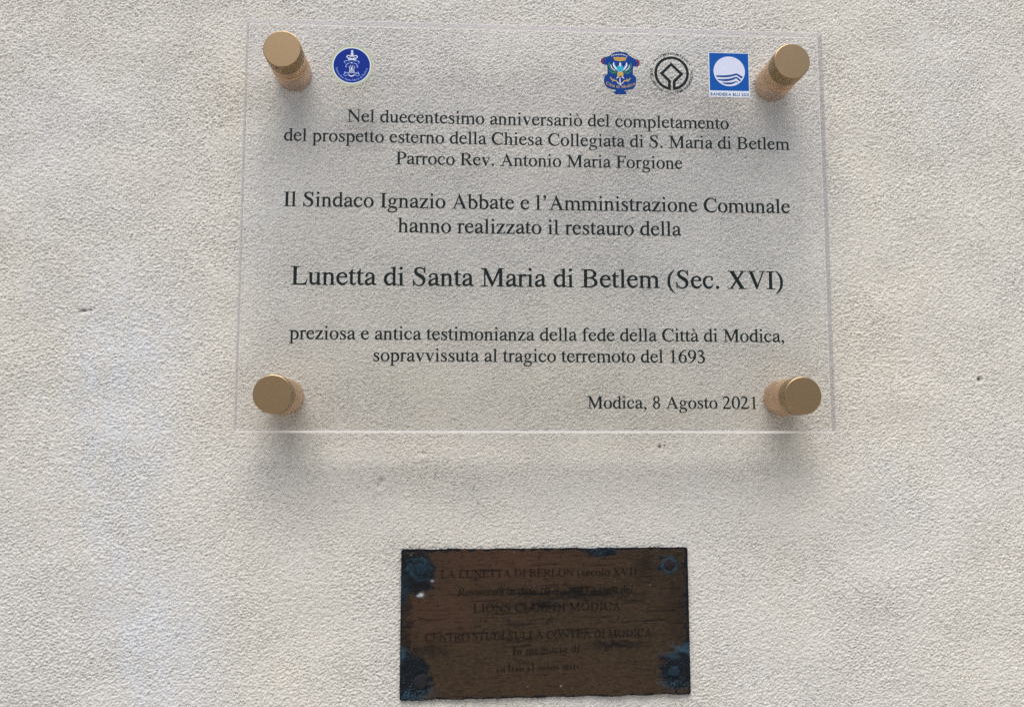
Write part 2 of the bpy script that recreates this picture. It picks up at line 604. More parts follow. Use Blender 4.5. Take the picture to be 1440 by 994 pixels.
def flag(s0, s1, y, out=72, dy=40):
    return [[(s1, y), (s1 - 9, y), (s0 - out, y - dy), (s0 - out, y - dy - 16), (s0 - 18, y - dy - 12), (s0, y - dy - 40), (s1, y - dy - 40)]]


def mir(polys, w):
    return [[(w - x, y) for x, y in p] for p in polys]


def shift(polys, dx, dy=0):
    return [[(x + dx, y + dy) for x, y in p] for p in polys]


def rot180(polys, w, h):
    return [[(w - x, h - y) for x, y in p] for p in polys]


G = {}


def build_glyphs():
    s = G
    stem = lambda x0, x1, y0, y1: [rect(x0, y0, x1, y1)]
    # ---- capitals
    s['I'] = (333, stem(115, 217, 10, 652) + slab(18, 315, 115, 217, 0, 1) + slab(18, 315, 115, 217, 662, 0))
    armL = [[(217, 0), (560, 0), (600, 174), (574, 174), (550, 105), (515, 60), (450, 40), (380, 36), (217, 36)]]
    s['L'] = (611, stem(112, 214, 0, 652) + slab(12, 312, 112, 214, 662, 0) + [rect(12, 0, 230, 19)] + armL)
    armF = [[(200, 662), (541, 662), (548, 519), (522, 519), (508, 580), (480, 612), (430, 624), (200, 624)]]
    midF = [[(200, 368), (360, 368), (395, 385), (408, 446), (431, 446), (431, 252), (408, 252), (395, 312), (360, 330), (200, 330)]]
    s['F'] = (556, stem(112, 214, 10, 652) + slab(12, 312, 112, 214, 0, 1) + [rect(12, 643, 230, 662)] + armF + midF)
    s['E'] = (611, stem(112, 214, 0, 652) + [rect(12, 643, 230, 662), rect(12, 0, 230, 19)] + armF + midF + armL)
    s['P'] = (556, stem(100, 202, 10, 652) + slab(16, 296, 100, 202, 0, 1) + [rect(16, 643, 215, 662), rect(190, 626, 302, 662), rect(190, 296, 302, 332)] +
              ring(300, 479, 243, 183, 135, 147, a0=-90, a1=90))
    s['B'] = (667, stem(112, 214, 0, 662) + [rect(17, 643, 230, 662), rect(17, 0, 230, 19), rect(200, 626, 320, 662), rect(200, 330, 330, 366), rect(200, 0, 330, 36)] +
              ring(315, 496, 240, 166, 140, 130, a0=-90, a1=90) + ring(325, 183, 270, 183, 165, 147, a0=-90, a1=90))
    s['R'] = (667, stem(102, 204, 10, 652) + slab(17, 294, 102, 204, 0, 1) + [rect(17, 643, 215, 662), rect(190, 626, 312, 662), rect(190, 318, 322, 352)] +
              ring(310, 490, 250, 172, 145, 138, a0=-90, a1=90) + [[(262, 330), (385, 330), (600, 40), (659, 19), (659, 0), (500, 0)]])
    s['D'] = (722, stem(114, 218, 0, 662) + [rect(16, 643, 230, 662), rect(16, 0, 230, 19), rect(200, 624, 300, 662), rect(200, 0, 300, 38)] +
              ring(295, 331, 390, 331, 278, 293, a0=-90, a1=90))
    s['O'] = (722, ring(361, 331, 327, 345, 215, 311))
    s['S'] = (556, rib([(448, 490, 14), (430, 570, 24), (370, 632, 34), (268, 658, 36), (165, 622, 60), (122, 535, 88), (165, 445, 104),
                        (270, 372, 112), (385, 300, 112), (434, 190, 94), (400, 80, 68), (320, 18, 42), (240, 5, 36), (140, 40, 30), (80, 120, 22), (60, 205, 14)]) +
              [[(450, 676), (466, 676), (476, 480), (455, 480), (430, 600)], [(40, 208), (62, 208), (85, 110), (66, -14), (48, -14)]])
    s['C'] = (667, rib([(602, 452, 18), (575, 540, 28), (500, 620, 36), (385, 656, 38), (240, 620, 72), (130, 500, 104), (88, 335, 114),
                        (128, 170, 106), (230, 62, 80), (375, 14, 54), (500, 34, 44), (590, 98, 28), (628, 152, 14)]) +
              [[(585, 676), (604, 676), (613, 450), (590, 450), (560, 580)]])
    s['A'] = (722, [[(347, 674), (367, 674), (632, 50), (648, 12), (508, 12), (522, 50), (312, 566)],
                    [(350, 674), (130, 75), (104, 12), (150, 12), (170, 75), (335, 545), (362, 620)], rect(185, 216, 450, 254),
                    rect(15, 0, 222, 19), rect(452, 0, 706, 19)])
    s['V'] = (722, [[(92, 650), (206, 650), (402, 140), (376, -11), (355, -11)], [(355, -11), (376, -11), (618, 610), (638, 650), (588, 650), (580, 600), (390, 118)],
                    rect(16, 643, 298, 662), rect(480, 643, 697, 662)])
    s['X'] = (722, [[(85, 650), (225, 650), (622, 12), (482, 12)], [(548, 650), (612, 650), (160, 12), (96, 12)],
                    rect(22, 643, 298, 662), rect(458, 643, 690, 662), rect(10, 0, 244, 19), rect(408, 0, 704, 19)])
    s['M'] = (889, [[(12, 662), (206, 662), (462, 120), (430, 0), (411, 0), (122, 610), (12, 643)], [(411, 0), (428, 0), (702, 590), (702, 662), (662, 662), (452, 160)],
                    rect(134, 12, 172, 600), rect(678, 12, 782, 650), rect(670, 643, 863, 662), rect(12, 0, 266, 19)] + slab(594, 863, 678, 782, 0, 1))
    s['N'] = (722, [[(12, 662), (172, 662), (604, 140), (612, -11), (596, -11), (110, 590), (12, 643)], rect(108, 12, 146, 600), rect(582, -11, 618, 650),
                    rect(12, 0, 248, 19), rect(478, 643, 707, 662)])
    s['T'] = (611, stem(254, 356, 10, 662) + slab(160, 452, 254, 356, 0, 1) + [rect(60, 624, 550, 662)] +
              [[(33, 662), (17, 492), (43, 492), (62, 575), (105, 618), (180, 626), (180, 662)], [(577, 662), (593, 492), (567, 492), (548, 575), (505, 618), (430, 626), (430, 662)]])
    s['U'] = (722, rib([(153, 652, 102), (153, 300, 102), (160, 170, 98), (210, 70, 74), (300, 22, 54), (390, 12, 46), (510, 42, 42), (580, 120, 38), (601, 250, 36), (601, 652, 36)]) +
              [rect(14, 643, 290, 662), rect(495, 643, 705, 662)])
    # ---- figures
    s['0'] = (500, ring(250, 331, 226, 345, 130, 316))
    s['1'] = (500, [[(299, 676), (288, 676), (111, 592), (111, 574), (150, 586), (190, 585), (215, 560), (215, 10), (299, 10)]] + slab(118, 394, 215, 299, 0, 1))
    s['2'] = (500, rib([(38, 500, 16), (75, 590, 42), (140, 636, 56), (215, 640, 66), (300, 605, 86), (345, 510, 92), (318, 395, 80), (238, 265, 60), (150, 160, 48), (62, 50, 48)]) +
              [[(30, 0), (420, 0), (475, 137), (458, 137), (425, 95), (380, 76), (90, 76), (30, 19)]])
    s['3'] = (500, rib([(48, 520, 14), (88, 600, 40), (160, 640, 58), (235, 636, 68), (305, 590, 84), (322, 515, 84), (285, 435, 66), (185, 365, 36)]) +
              rib([(150, 348, 34), (260, 338, 72), (350, 272, 92), (380, 190, 96), (345, 78, 80), (255, 18, 50), (160, 14, 42), (85, 42, 60)]) + [ellipse(82, 42, 40, 36, 14)])
    s['6'] = (500, ring(256, 208, 212, 222, 122, 190) + rib([(448, 680, 14), (330, 640, 38), (205, 540, 64), (112, 400, 86), (82, 215, 90)]))
    s['9'] = (500, rot180(s['6'][1], 502, 662))
    s['8'] = (500, ring(250, 508, 166, 168, 92, 136) + ring(250, 170, 194, 184, 112, 150) +
              [[(150, 395), (230, 400), (345, 290), (265, 290)]])
    # ---- punctuation
    s['.'] = (250, [ellipse(125, 44, 56, 56, 16)])
    com = [ellipse(115, 46, 58, 56, 16)] + rib([(146, 50, 54), (152, -10, 50), (125, -80, 26), (66, -132, 10)])
    s[','] = (250, com)
    s['’'] = (333, shift(com, 40, 574))
    par = rib([(300, 670, 14), (190, 560, 50), (112, 420, 76), (90, 250, 86), (112, 80, 76), (190, -66, 50), (300, -172, 14)])
    s['('] = (333, par)
    s[')'] = (333, mir(par, 333))
    # ---- lower case
    s['o'] = (500, ring(250, 225, 221, 235, 128, 207))
    s['c'] = (444, rib([(372, 345, 60), (360, 398, 46), (310, 436, 34), (235, 442, 36), (130, 400, 64), (72, 300, 84), (70, 215, 88), (105, 110, 84), (180, 42, 76), (262, 30, 68), (345, 68, 44), (408, 145, 14)]) +
              [ellipse(362, 348, 38, 36, 14)])
    s['e'] = (444, rib([(365, 288, 76), (350, 375, 72), (290, 428, 46), (225, 442, 36), (125, 395, 62), (70, 295, 84), (70, 215, 88), (105, 110, 84), (178, 45, 76), (258, 32, 68), (350, 72, 44), (418, 152, 14)]) +
              [rect(90, 276, 403, 307)])
    s['a'] = (444, rib([(92, 335, 76), (105, 395, 50), (170, 440, 38), (235, 440, 42), (305, 410, 62), (331, 330, 82), (331, 200, 84), (331, 90, 82), (358, 38, 64), (398, 34, 44), (442, 60, 14)]) +
              rib([(305, 280, 26), (200, 235, 44), (105, 180, 70), (80, 110, 86), (108, 45, 76), (165, 36, 66), (240, 55, 46), (305, 102, 26)]) + [ellipse(93, 340, 38, 36, 14)])
    bowl = rib([(120, 350, 16), (185, 412, 46), (265, 420, 68), (365, 358, 90), (424, 232, 90), (398, 105, 84), (325, 24, 48), (245, 5, 34), (150, 22, 26), (80, 45, 14)])
    s['b'] = (500, [rect(73, 30, 155, 640)] + flag(73, 155, 683, 70) + bowl)
    dbowl = rib([(370, 365, 16), (305, 428, 42), (235, 436, 48), (130, 378, 78), (72, 240, 90), (102, 105, 86), (178, 38, 68), (262, 42, 50), (360, 100, 24)])
    foot = [[(345, -10), (354, -10), (491, 36), (491, 52), (446, 50), (427, 90), (345, 120)]]
    s['d'] = (500, [rect(345, 0, 427, 640)] + flag(345, 427, 683, 70) + dbowl + foot)
    s['h'] = (500, [rect(74, 10, 158, 640)] + flag(74, 158, 683, 65) + slab(9, 218, 74, 158, 0, 1, 15, 26) + slab(278, 487, 336, 420, 0, 1, 15, 26) +
              rib([(140, 360, 20), (205, 410, 40), (275, 420, 62), (350, 385, 80), (378, 290, 84), (378, 10, 84)]))
    arch = lambda a, b: rib([(a, 360, 20), (a + 62, 410, 38), (a + 130, 420, 60), (b - 26, 388, 78), (b, 290, 84), (b, 10, 84)])
    nfl = lambda x0: flag(x0, x0 + 84, 460, 58)
    s['n'] = (500, [rect(74, 10, 158, 430)] + nfl(74) + slab(16, 212, 74, 158, 0, 1, 15, 26) + slab(275, 485, 332, 416, 0, 1, 15, 26) + arch(140, 374))
    s['m'] = (778, [rect(74, 10, 158, 430)] + nfl(74) + slab(16, 216, 74, 158, 0, 1, 15, 26) + slab(290, 488, 346, 430, 0, 1, 15, 26) + slab(565, 775, 624, 708, 0, 1, 15, 26) +
              arch(140, 388) + shift(arch(140, 388), 278))
    s['r'] = (333, [rect(74, 10, 158, 430)] + nfl(74) + slab(5, 245, 74, 158, 0, 1, 15, 26) + rib([(140, 340, 20), (182, 400, 40), (235, 428, 56), (300, 415, 66)]) + [ellipse(294, 414, 41, 40, 14)])
    s['i'] = (278, [rect(97, 10, 181, 430)] + flag(97, 181, 460, 78) + slab(16, 253, 97, 181, 0, 1, 15, 26) + [ellipse(134, 633, 52, 50, 16)])
    s['l'] = (278, [rect(96, 10, 180, 640)] + flag(96, 180, 683, 78) + slab(20, 257, 96, 180, 0, 1, 15, 26))
    s['t'] = (278, [[(154, 579), (143, 579), (78, 490), (13, 434), (13, 418), (70, 418), (154, 418)], rect(70, 418, 255, 450)] +
              rib([(112, 440, 84), (112, 120, 84), (124, 62, 74), (168, 34, 58), (220, 36, 42), (277, 76, 14)]))
    s['f'] = (333, [rect(21, 418, 305, 450)] + slab(20, 282, 103, 187, 0, 1, 15, 26) + rib([(145, 10, 84), (145, 510, 84), (160, 600, 74), (208, 650, 48), (270, 662, 40), (340, 640, 60)]) + [ellipse(342, 632, 40, 38, 14)])
    s['u'] = (500, rib([(113, 440, 84), (113, 160, 84), (128, 80, 76), (180, 38, 66), (240, 38, 52), (300, 68, 38), (360, 118, 18)]) +
              [rect(9, 433, 120, 450), rect(260, 433, 390, 450), rect(338, 0, 422, 446)] + shift(foot, -8, 0))
    s['p'] = (500, [rect(75, -205, 159, 430)] + flag(75, 159, 460, 68) + slab(5, 250, 75, 159, -217, 1, 15, 26) +
              rib([(130, 360, 20), (195, 412, 44), (275, 422, 66), (368, 360, 88), (426, 235, 90), (400, 108, 84), (330, 26, 50), (245, 8, 38), (145, 45, 22)]))
    s['g'] = (500, ring(232, 302, 160, 158, 82, 130) + [[(330, 425), (470, 425), (470, 386), (372, 386)]] +
              rib([(172, 158, 24), (118, 118, 34), (98, 75, 46), (135, 42, 62), (230, 30, 78), (345, 12, 80), (416, -44, 72), (415, -110, 46), (340, -180, 36), (220, -202, 34), (105, -182, 52), (62, -122, 66), (90, -60, 40), (160, 0, 22)]))
    s['s'] = (389, rib([(300, 330, 12), (280, 390, 24), (230, 432, 32), (165, 432, 42), (105, 396, 58), (96, 335, 70), (155, 275, 84), (240, 220, 88), (303, 160, 84), (300, 85, 70), (255, 28, 48), (190, 8, 34), (125, 22, 30), (80, 75, 22), (62, 145, 12)]) +
              [[(298, 452), (313, 452), (319, 318), (302, 318), (285, 390)], [(51, 157), (66, 157), (88, 80), (66, -10), (52, -10)]])
    s['v'] = (500, [[(62, 440), (160, 440), (292, 115), (262, -14), (244, -14)], [(244, -14), (262, -14), (425, 390), (446, 440), (396, 440), (396, 395), (280, 108)],
                    rect(19, 434, 218, 450), rect(335, 434, 477, 450)])
    s['z'] = (444, [rect(50, 418, 400, 450), [(48, 450), (36, 332), (54, 332), (72, 390), (110, 418), (110, 450)], [(290, 424), (402, 436), (402, 430), (140, 26), (27, 18), (27, 26)],
                    rect(27, 0, 405, 32), [(405, 0), (420, 140), (402, 140), (382, 65), (335, 32), (335, 0)]])
    acc = rib([(112, 672, 64), (150, 620, 48), (236, 520, 14)])
    s['à'] = (444, s['a'][1] + shift(acc, 20))
    s['ò'] = (500, s['o'][1] + shift(acc, 60))
    s['·'] = (250, [ellipse(125, 250, 56, 56, 12)])


build_glyphs()
GT = {}


def glyph_tris(ch):
    if ch not in GT:
        GT[ch] = triangulate(grow(G[ch][1], 10))
    return GT[ch]


def text_width(txt, size, track=0.0):
    return sum((G[c][0] if c != ' ' else 250) for c in txt) / 1000 * size + track * len(txt)


def serif_geo(txt, size, x, y, d, rotf=None, weight=1.0, track=0.0, shear=0.0):
    """vertices and faces of a line set from the left at (x, y)"""
    V, F = [], []
    pen = x
    for ch in txt:
        if ch != ' ':
            v, f = glyph_tris(ch)
            b = len(V)
            V += [(pen + (px + shear * py) / 1000 * size, y + py / 1000 * size, d) for px, py in v]
            F += [tuple(i + b for i in t) for t in f]
        pen += (G[ch][0] if ch != ' ' else 250) / 1000 * size + track
    return V, F


def serif_arc(txt, size, cx, cy, r, a_mid, d, inward=False, track=0.0):
    """letters round a circle; inward = tops point to the centre (reads along the bottom)"""
    V, F = [], []
    w = text_width(txt, size, track)
    pen = -w / 2
    for ch in txt:
        cw = (G[ch][0] if ch != ' ' else 250) / 1000 * size + track
        if ch != ' ':
            mid = pen + cw / 2
            a = math.radians(a_mid) + (mid / r if inward else -mid / r)
            th = a + PI / 2 if inward else a - PI / 2
            ox, oy = cx + r * math.cos(a), cy + r * math.sin(a)
            v, f = glyph_tris(ch)
            b = len(V)
            gx = G[ch][0] / 2
            for px, py in v:
                lx, ly = (px - gx) / 1000 * size, py / 1000 * size
                V.append((ox + lx * math.cos(th) - ly * math.sin(th), oy + lx * math.sin(th) + ly * math.cos(th), d))
            F += [tuple(i + b for i in t) for t in f]
        pen += cw
    return V, F


_sans = {}


def sans_tris(ch, bold):
    """a letter of the built-in sans font as triangles (em 1000 as size 1)"""
    if (ch, bold) not in _sans:
        cu = bpy.data.curves.new("tmp", 'FONT')
        cu.body = ch
        cu.resolution_u = 3
        cu.offset = 0.020 if bold else 0.016
        ob = bpy.data.objects.new("tmp", cu)
        COL.objects.link(ob)
        dg = bpy.context.evaluated_depsgraph_get()
        me = bpy.data.meshes.new_from_object(ob.evaluated_get(dg))
        v = [(p.co.x, p.co.y) for p in me.vertices]
        f = [tuple(p.vertices) for p in me.polygons]
        xs = [a for a, b in v] or [0]
        _sans[(ch, bold)] = (v, f, min(xs), max(xs))
        bpy.data.objects.remove(ob)
        bpy.data.curves.remove(cu)
        bpy.data.meshes.remove(me)
    return _sans[(ch, bold)]


def sans_layout(txt, size, bold, gap):
    out, pen = [], 0.0
    for ch in txt:
        if ch == ' ':
            pen += 0.30 * size
            continue
        v, f, x0, x1 = sans_tris(ch, bold)
        w = (x1 - x0) * size
        out.append((ch, pen, w))
        pen += w + gap
    return out, pen - gap


def sans_line(txt, size, x0, x1, y, d, bold=True):
    lay, w = sans_layout(txt, size, bold, 0.09 * size)
    k = (x1 - x0) / w
    V, F = [], []
    for ch, pen, cw in lay:
        v, f, a, b_ = sans_tris(ch, bold)
        b = len(V)
        V += [(x0 + (pen + (px - a) * size) * k, y + py * size, d) for px, py in v]
        F += [tuple(i + b for i in t) for t in f]
    return V, F


def sans_arc(txt, size, cx, cy, r, a0, a1, d, inward=False):
    """spread over the arc a0 -> a1 degrees"""
    lay, w = sans_layout(txt, size, False, 0.14 * size)
    V, F = [], []
    for ch, pen, cw in lay:
        v, f, xa, xb = sans_tris(ch, False)
        t = (pen + cw / 2) / w
        a = math.radians(a0 + (a1 - a0) * t)
        th = a + PI / 2 if inward else a - PI / 2
        ox, oy = cx + r * math.cos(a), cy + r * math.sin(a)
        b = len(V)
        for px, py in v:
            lx, ly = (px - (xa + xb) / 2) * size, py * size
            V.append((ox + lx * math.cos(th) - ly * math.sin(th), oy + lx * math.sin(th) + ly * math.cos(th), d))
        F += [tuple(i + b for i in q) for q in f]
    return V, F


def polys_geo(polys, d):
    v, f = triangulate(polys)
    return [(x, y, d) for x, y in v], f


# ------------------------------------------------------------------ acrylic plaque
PW, PH, PT = 400.0, 281.0, 9.0
FRONT = WALL_GAP
plaque = empty("acrylic_plaque", 0, 0, FRONT, "clear acrylic commemorative plaque with black Italian text, four emblems and four brass standoffs", "plaque")
ORG = (0, 0, FRONT)


def build_panel():
    b = 0.9
    hw, hh = PW / 2, PH / 2
    loops = [  # (inset, depth)
        (b, FRONT), (0, FRONT - b), (0, FRONT - PT + b * .6), (b * .6, FRONT - PT)]
    # rounded corners
    cr, n = 1.6, 5
    V = []
    cnt = 4 * (n + 1)
    for li, (ins, d) in enumerate(loops):
        for k, (sx, sy) in enumerate([(1, 1), (-1, 1), (-1, -1), (1, -1)]):
            for i in range(n + 1):
                a = PI / 2 * k + PI / 2 * i / n
                r = max(cr - ins, 0.3)
                low = 0.55 if (li == 0 and sy < 0) else 0      # lower arris widened so the painted white glow shows
                V.append((sx * (hw - ins - r) + r * math.cos(a), sy * (hh - ins - r - low) + r * math.sin(a), d))
    F, FM = [], []
    F.append(tuple(range(cnt))); FM.append(0)
    F.append(tuple(reversed(range(3 * cnt, 4 * cnt)))); FM.append(0)
    for L in range(3):
        for i in range(cnt):
            j = (i + 1) % cnt
            F.append((L * cnt + i, (L + 1) * cnt + i, (L + 1) * cnt + j, L * cnt + j))
            bottom = abs(V[i][1] + hh) < 1.7 and abs(V[j][1] + hh) < 1.7
            FM.append((3 if bottom else 2) if L != 1 else (3 if bottom else 1))
    mesh_obj("panel", V, F, [M["acrylic"], M["edge"], M["bevel"], M["lit"]], plaque, ORG, fmat=FM)


build_panel()

LINES = [
    ("Nel duecentesimo anniversariò del completamento", 12.93, 68.6),
    ("del prospetto esterno della Chiesa Collegiata di S. Maria di Betlem", 12.95, 54.6),
    ("Parroco Rev. Antonio Maria Forgione", 12.85, 39.8),
    ("Il Sindaco Ignazio Abbate e l’Amministrazione Comunale", 14.77, 9.8),
    ("hanno realizzato il restauro della", 14.72, -7.0),
    ("Lunetta di Santa Maria di Betlem (Sec. XVI)", 18.47, -43.0),
    ("preziosa e antica testimonianza della fede della Città di Modica,", 12.96, -79.3),
    ("sopravvissuta al tragico terremoto del 1693", 12.88, -93.6),
    ("Modica, 8 Agosto 2021", 12.25, -124.3),
]
for i, (txt, size, y) in enumerate(LINES):
    w = text_width(txt, size)
    x = 0.5 - w / 2 if i < 8 else 31.0
    V, F = serif_geo(txt, size, x, y, FRONT + 0.06)
    mesh_obj("text_line", V, F, M["ink"], plaque, ORG, label="printed line reading “%s”" % txt)


# ---- emblems --------------------------------------------------------------
def layer(name, polys, mat, parent, lvl, label=None):
    V, F = polys_geo(polys, FRONT + 0.06 + 0.05 * lvl)
    return mesh_obj(name, V, F, mat, parent, ORG, label=label)


def parish():
    cx, cy = -128.2, 108.1
    k = 24.4 / 670.0       # mm per unit of the drawing used below
    U = lambda pts: [(cx + (p[0] - 590) * k, cy - (p[1] - 487) * k) + tuple(q * k for q in p[2:]) for p in pts]
    e = layer("parish_emblem", [ellipse(cx, cy, 14.4, 14.3, 64)], M["olive"], plaque, 0,
              "round blue and white parish emblem with crown and monogram")
    layer("white_ring", [ellipse(cx, cy, 13.15, 13.0, 64)], M["white"], e, 1)
    layer("blue_disc", [ellipse(cx, cy, 12.3, 12.1, 64)], M["blue"], e, 2)
    # crown and cross
    c = [U([(582, 190), (604, 190), (604, 203), (618, 203), (618, 220), (604, 220), (606, 240), (580, 240), (582, 220), (568, 220), (568, 203), (582, 203)]),
         ellipse(*(U([(594, 262)])[0]), 26 * k, 26 * k, 18), U([(568, 285), (620, 285), (616, 300), (572, 300)])]
    c += rib(U([(530, 345, 18), (500, 330, 20), (510, 300, 18), (560, 298, 16), (594, 312, 14), (630, 298, 16), (680, 300, 18), (688, 330, 20), (658, 345, 18)]))
    c += rib(U([(545, 345, 10), (560, 318, 12), (594, 306, 10), (628, 318, 12), (643, 345, 10)]))
    c += [U([(512, 345), (530, 385), (660, 385), (678, 345), (650, 358), (625, 338), (594, 356), (565, 338), (540, 358)])]
    layer("crown", c, M["white"], e, 3)
    m = []
    m += rib(U([(540, 500, 10), (555, 560, 11), (545, 620, 11), (520, 645, 10)]))
    m += rib(U([(645, 500, 10), (630, 560, 11), (640, 620, 11), (668, 645, 10)]))
    m += rib(U([(562, 480, 8), (580, 520, 10), (575, 580, 10), (560, 625, 9)]))
    m += rib(U([(618, 480, 8), (600, 520, 10), (605, 580, 10), (622, 625, 9)]))
    m += rib(U([(592, 520, 8), (590, 560, 10), (592, 625, 8)]))
    m += rib(U([(525, 655, 10), (555, 685, 18), (590, 695, 22), (628, 682, 18), (655, 655, 10)]))
    m += rib(U([(500, 640, 7), (560, 622, 8), (590, 635, 8), (625, 622, 8), (690, 645, 7)]))
    m += [ellipse(*(U([(588, 437)])[0]), 16 * k, 13 * k, 12)]
    layer("monogram", m, M["white"], e, 3)
    s = []
    for sg in (-1, 1):
        W = lambda pts: U([(590 + sg * (p[0] - 590),) + tuple(p[1:]) for p in pts])
        s += rib(W([(560, 410, 9), (520, 395, 13), (465, 405, 16), (450, 430, 12), (475, 445, 10)]))
        s += rib(W([(560, 445, 9), (520, 450, 14), (488, 485, 18), (480, 520, 14), (505, 520, 10)]))
        s += rib(W([(540, 640, 8), (490, 625, 14), (455, 655, 16), (470, 600, 9)]))
        s += rib(W([(620, 650, 8), (700, 690, 12), (745, 660, 9)]))
    layer("scrollwork", s, M["faintblue"], e, 3)
    V, F = serif_arc("Parrocchia Santa Maria di Betlem", 2.05, cx, cy, 11.0, 270, FRONT + 0.06 + 0.15, True, 0.10)
    mesh_obj("ring_text", V, F, M["faintblue"], e, ORG)


def arms():
    kx, ky = 0.0414, 0.0430
    U = lambda pts: [(42.3 + (p[0] - 55) * kx, 123.1 - (p[1] - 150) * ky) + tuple(q * kx for q in p[2:]) for p in pts]
    out = [(385, 150), (405, 170), (440, 165), (480, 178), (515, 200), (565, 245), (630, 278), (690, 292), (715, 325), (712, 370), (685, 412), (640, 400), (612, 400),
           (600, 440), (598, 540), (640, 575), (655, 620), (640, 730), (600, 780), (520, 800), (452, 806), (460, 835), (495, 850), (465, 873), (385, 878), (300, 875),
           (268, 852), (300, 832), (310, 806), (230, 795), (150, 760), (115, 700), (108, 620), (125, 570), (168, 545), (172, 440), (160, 385), (130, 385), (85, 378),
           (55, 335), (70, 290), (110, 270), (150, 262), (205, 238), (255, 198), (290, 175), (335, 168), (365, 170)]
    cxu, cyu = 383, 510
    inn = [(cxu + (x - cxu) * 0.945, cyu + (y - cyu) * 0.955) for x, y in out]
    e = layer("city_arms", [U(out)], M["armsdark"], plaque, 0, "blue shield coat of arms with gold crown and winged eagle")
    layer("shield", [U(inn)], M["armsblue"], e, 1)
    layer("scroll_end", rib(U([(125, 300, 20), (90, 310, 26), (82, 345, 26), (110, 372, 20)])), M["red"], e, 2)
    layer("scroll_end", rib(U([(650, 312, 20), (688, 325, 26), (690, 365, 26), (660, 392, 20)])), M["red"], e, 2)
    cr = [U([(270, 255), (310, 262), (345, 252), (383, 262), (425, 252), (460, 262), (495, 255), (475, 312), (383, 325), (292, 312)])]
    layer("crown", cr, M["gold"], e, 2)
    layer("crown_jewel", [ellipse(*(U([(x, 285)])[0]), .55, .7, 10) for x in (315, 350, 385, 420, 455)], M["orange"], e, 3)
    layer("pearl", [ellipse(*(U([(x, y)])[0]), .36, .5, 10) for x, y in
                    ((245, 238), (272, 226), (300, 220), (328, 215), (356, 213), (384, 212), (412, 213), (440, 217), (468, 224), (500, 238))], M["white"], e, 2)
    g = []
    w = []
    for sg in (-1, 1):
        W = lambda pts: U([(384 + sg * (p[0] - 384),) + tuple(p[1:]) for p in pts])
        g += rib(W([(320, 500, 22), (250, 470, 30), (205, 410, 26), (200, 345, 14)]))
        g += rib(W([(320, 520, 16), (250, 520, 24), (190, 470, 14)]))
        w += rib(W([(345, 480, 26), (300, 430, 32), (275, 385, 30), (280, 345, 12)]))
        w += rib(W([(300, 480, 12), (245, 440, 14), (225, 385, 12)]))
        w += rib(W([(372, 555, 22), (345, 590, 22), (320, 612, 10)]))
    layer("eagle_feathers", g, M["green"], e, 2)
    layer("eagle_wings", w, M["white"], e, 3)
    layer("eagle_body", [U([(345, 400), (425, 400), (445, 445), (430, 490), (384, 520), (338, 490), (322, 445)])], M["teal"], e, 4)
    layer("eagle_head", [U([(372, 350), (398, 350), (404, 400), (384, 420), (366, 400)])], M["white"], e, 5)
    layer("eagle_chest", [U([(340, 500), (430, 500), (440, 560), (410, 600), (384, 560), (358, 600), (330, 560)])], M["gold"], e, 5)
    b = rib(U([(215, 590, 14), (250, 640, 20), (310, 650, 18), (345, 690, 16)])) + rib(U([(555, 600, 14), (515, 645, 20), (455, 650, 18), (420, 690, 16)]))
    b += rib(U([(280, 620, 12), (250, 670, 10)])) + rib(U([(490, 610, 12), (520, 665, 10)]))
    layer("palm_branches", b, M["gold"], e, 2)
    layer("tail", rib(U([(380, 590, 10), (378, 660, 18), (384, 735, 8)])) + rib(U([(330, 680, 14), (384, 710, 12), (430, 680, 14)])), M["white"], e, 3)
    V, F = serif_arc("Città di Modica", 3.1, 56.0, 116.5, 20.2, 270, FRONT + 0.06 + 0.1, True, 0.16)
    mesh_obj("motto", V, F, M["gold"], e, ORG)


def heritage():
    cx, cy, k = 91.9, 107.8, 0.0585
    U = lambda pts: [(cx + (x - 376) * k, cy - (y - 368) * k) for x, y in pts]
    gap = 0.7
    polys = []
    R, r = 12.15, 10.2
    a0 = 270 + math.degrees(gap / 11.2) - 0.1
    polys += ring(cx, cy, R, R, r, r, a0=a0, a1=a0 + 360 - 2 * math.degrees(gap / 11.2), n=40)
    polys += [U([(372, 235), (232, 372), (278, 372), (372, 282)]), U([(372, 235), (372, 282), (470, 375), (520, 375)]),
              U([(232, 372), (330, 470), (365, 455), (278, 372)]), U([(330, 470), (330, 545), (365, 568), (365, 455)]),
              U([(520, 375), (470, 375), (388, 458), (422, 475)]), U([(388, 458), (388, 568), (422, 547), (422, 475)])]
    V, F = polys_geo(polys, FRONT + .06)
    e = mesh_obj("heritage_emblem", V, F, M["ink"], plaque, ORG, label="black heritage emblem, open diamond inside a circle with ring lettering")
    d = FRONT + .06
    V, F = sans_arc("PATRIMONIO MUNDIAL", 2.6, cx, cy, 13.3, 143, 33, d)
    mesh_obj("ring_text", V, F, M["ink"], e, ORG)
    V, F = sans_arc("WORLD HERITAGE", 2.6, cx, cy, 15.1, 166, 243, d, True)
    mesh_obj("ring_text", V, F, M["ink"], e, ORG)
    V, F = sans_arc("PATRIMOINE MONDIAL", 2.6, cx, cy, 15.1, 265, 372, d, True)
    mesh_obj("ring_text", V, F, M["ink"], e, ORG)
    for a in (152, 26, 254):
        a = math.radians(a)
        layer("ring_dot", [ellipse(cx + 14.2 * math.cos(a), cy + 14.2 * math.sin(a), .42, .42, 10)], M["ink"], e, 0)


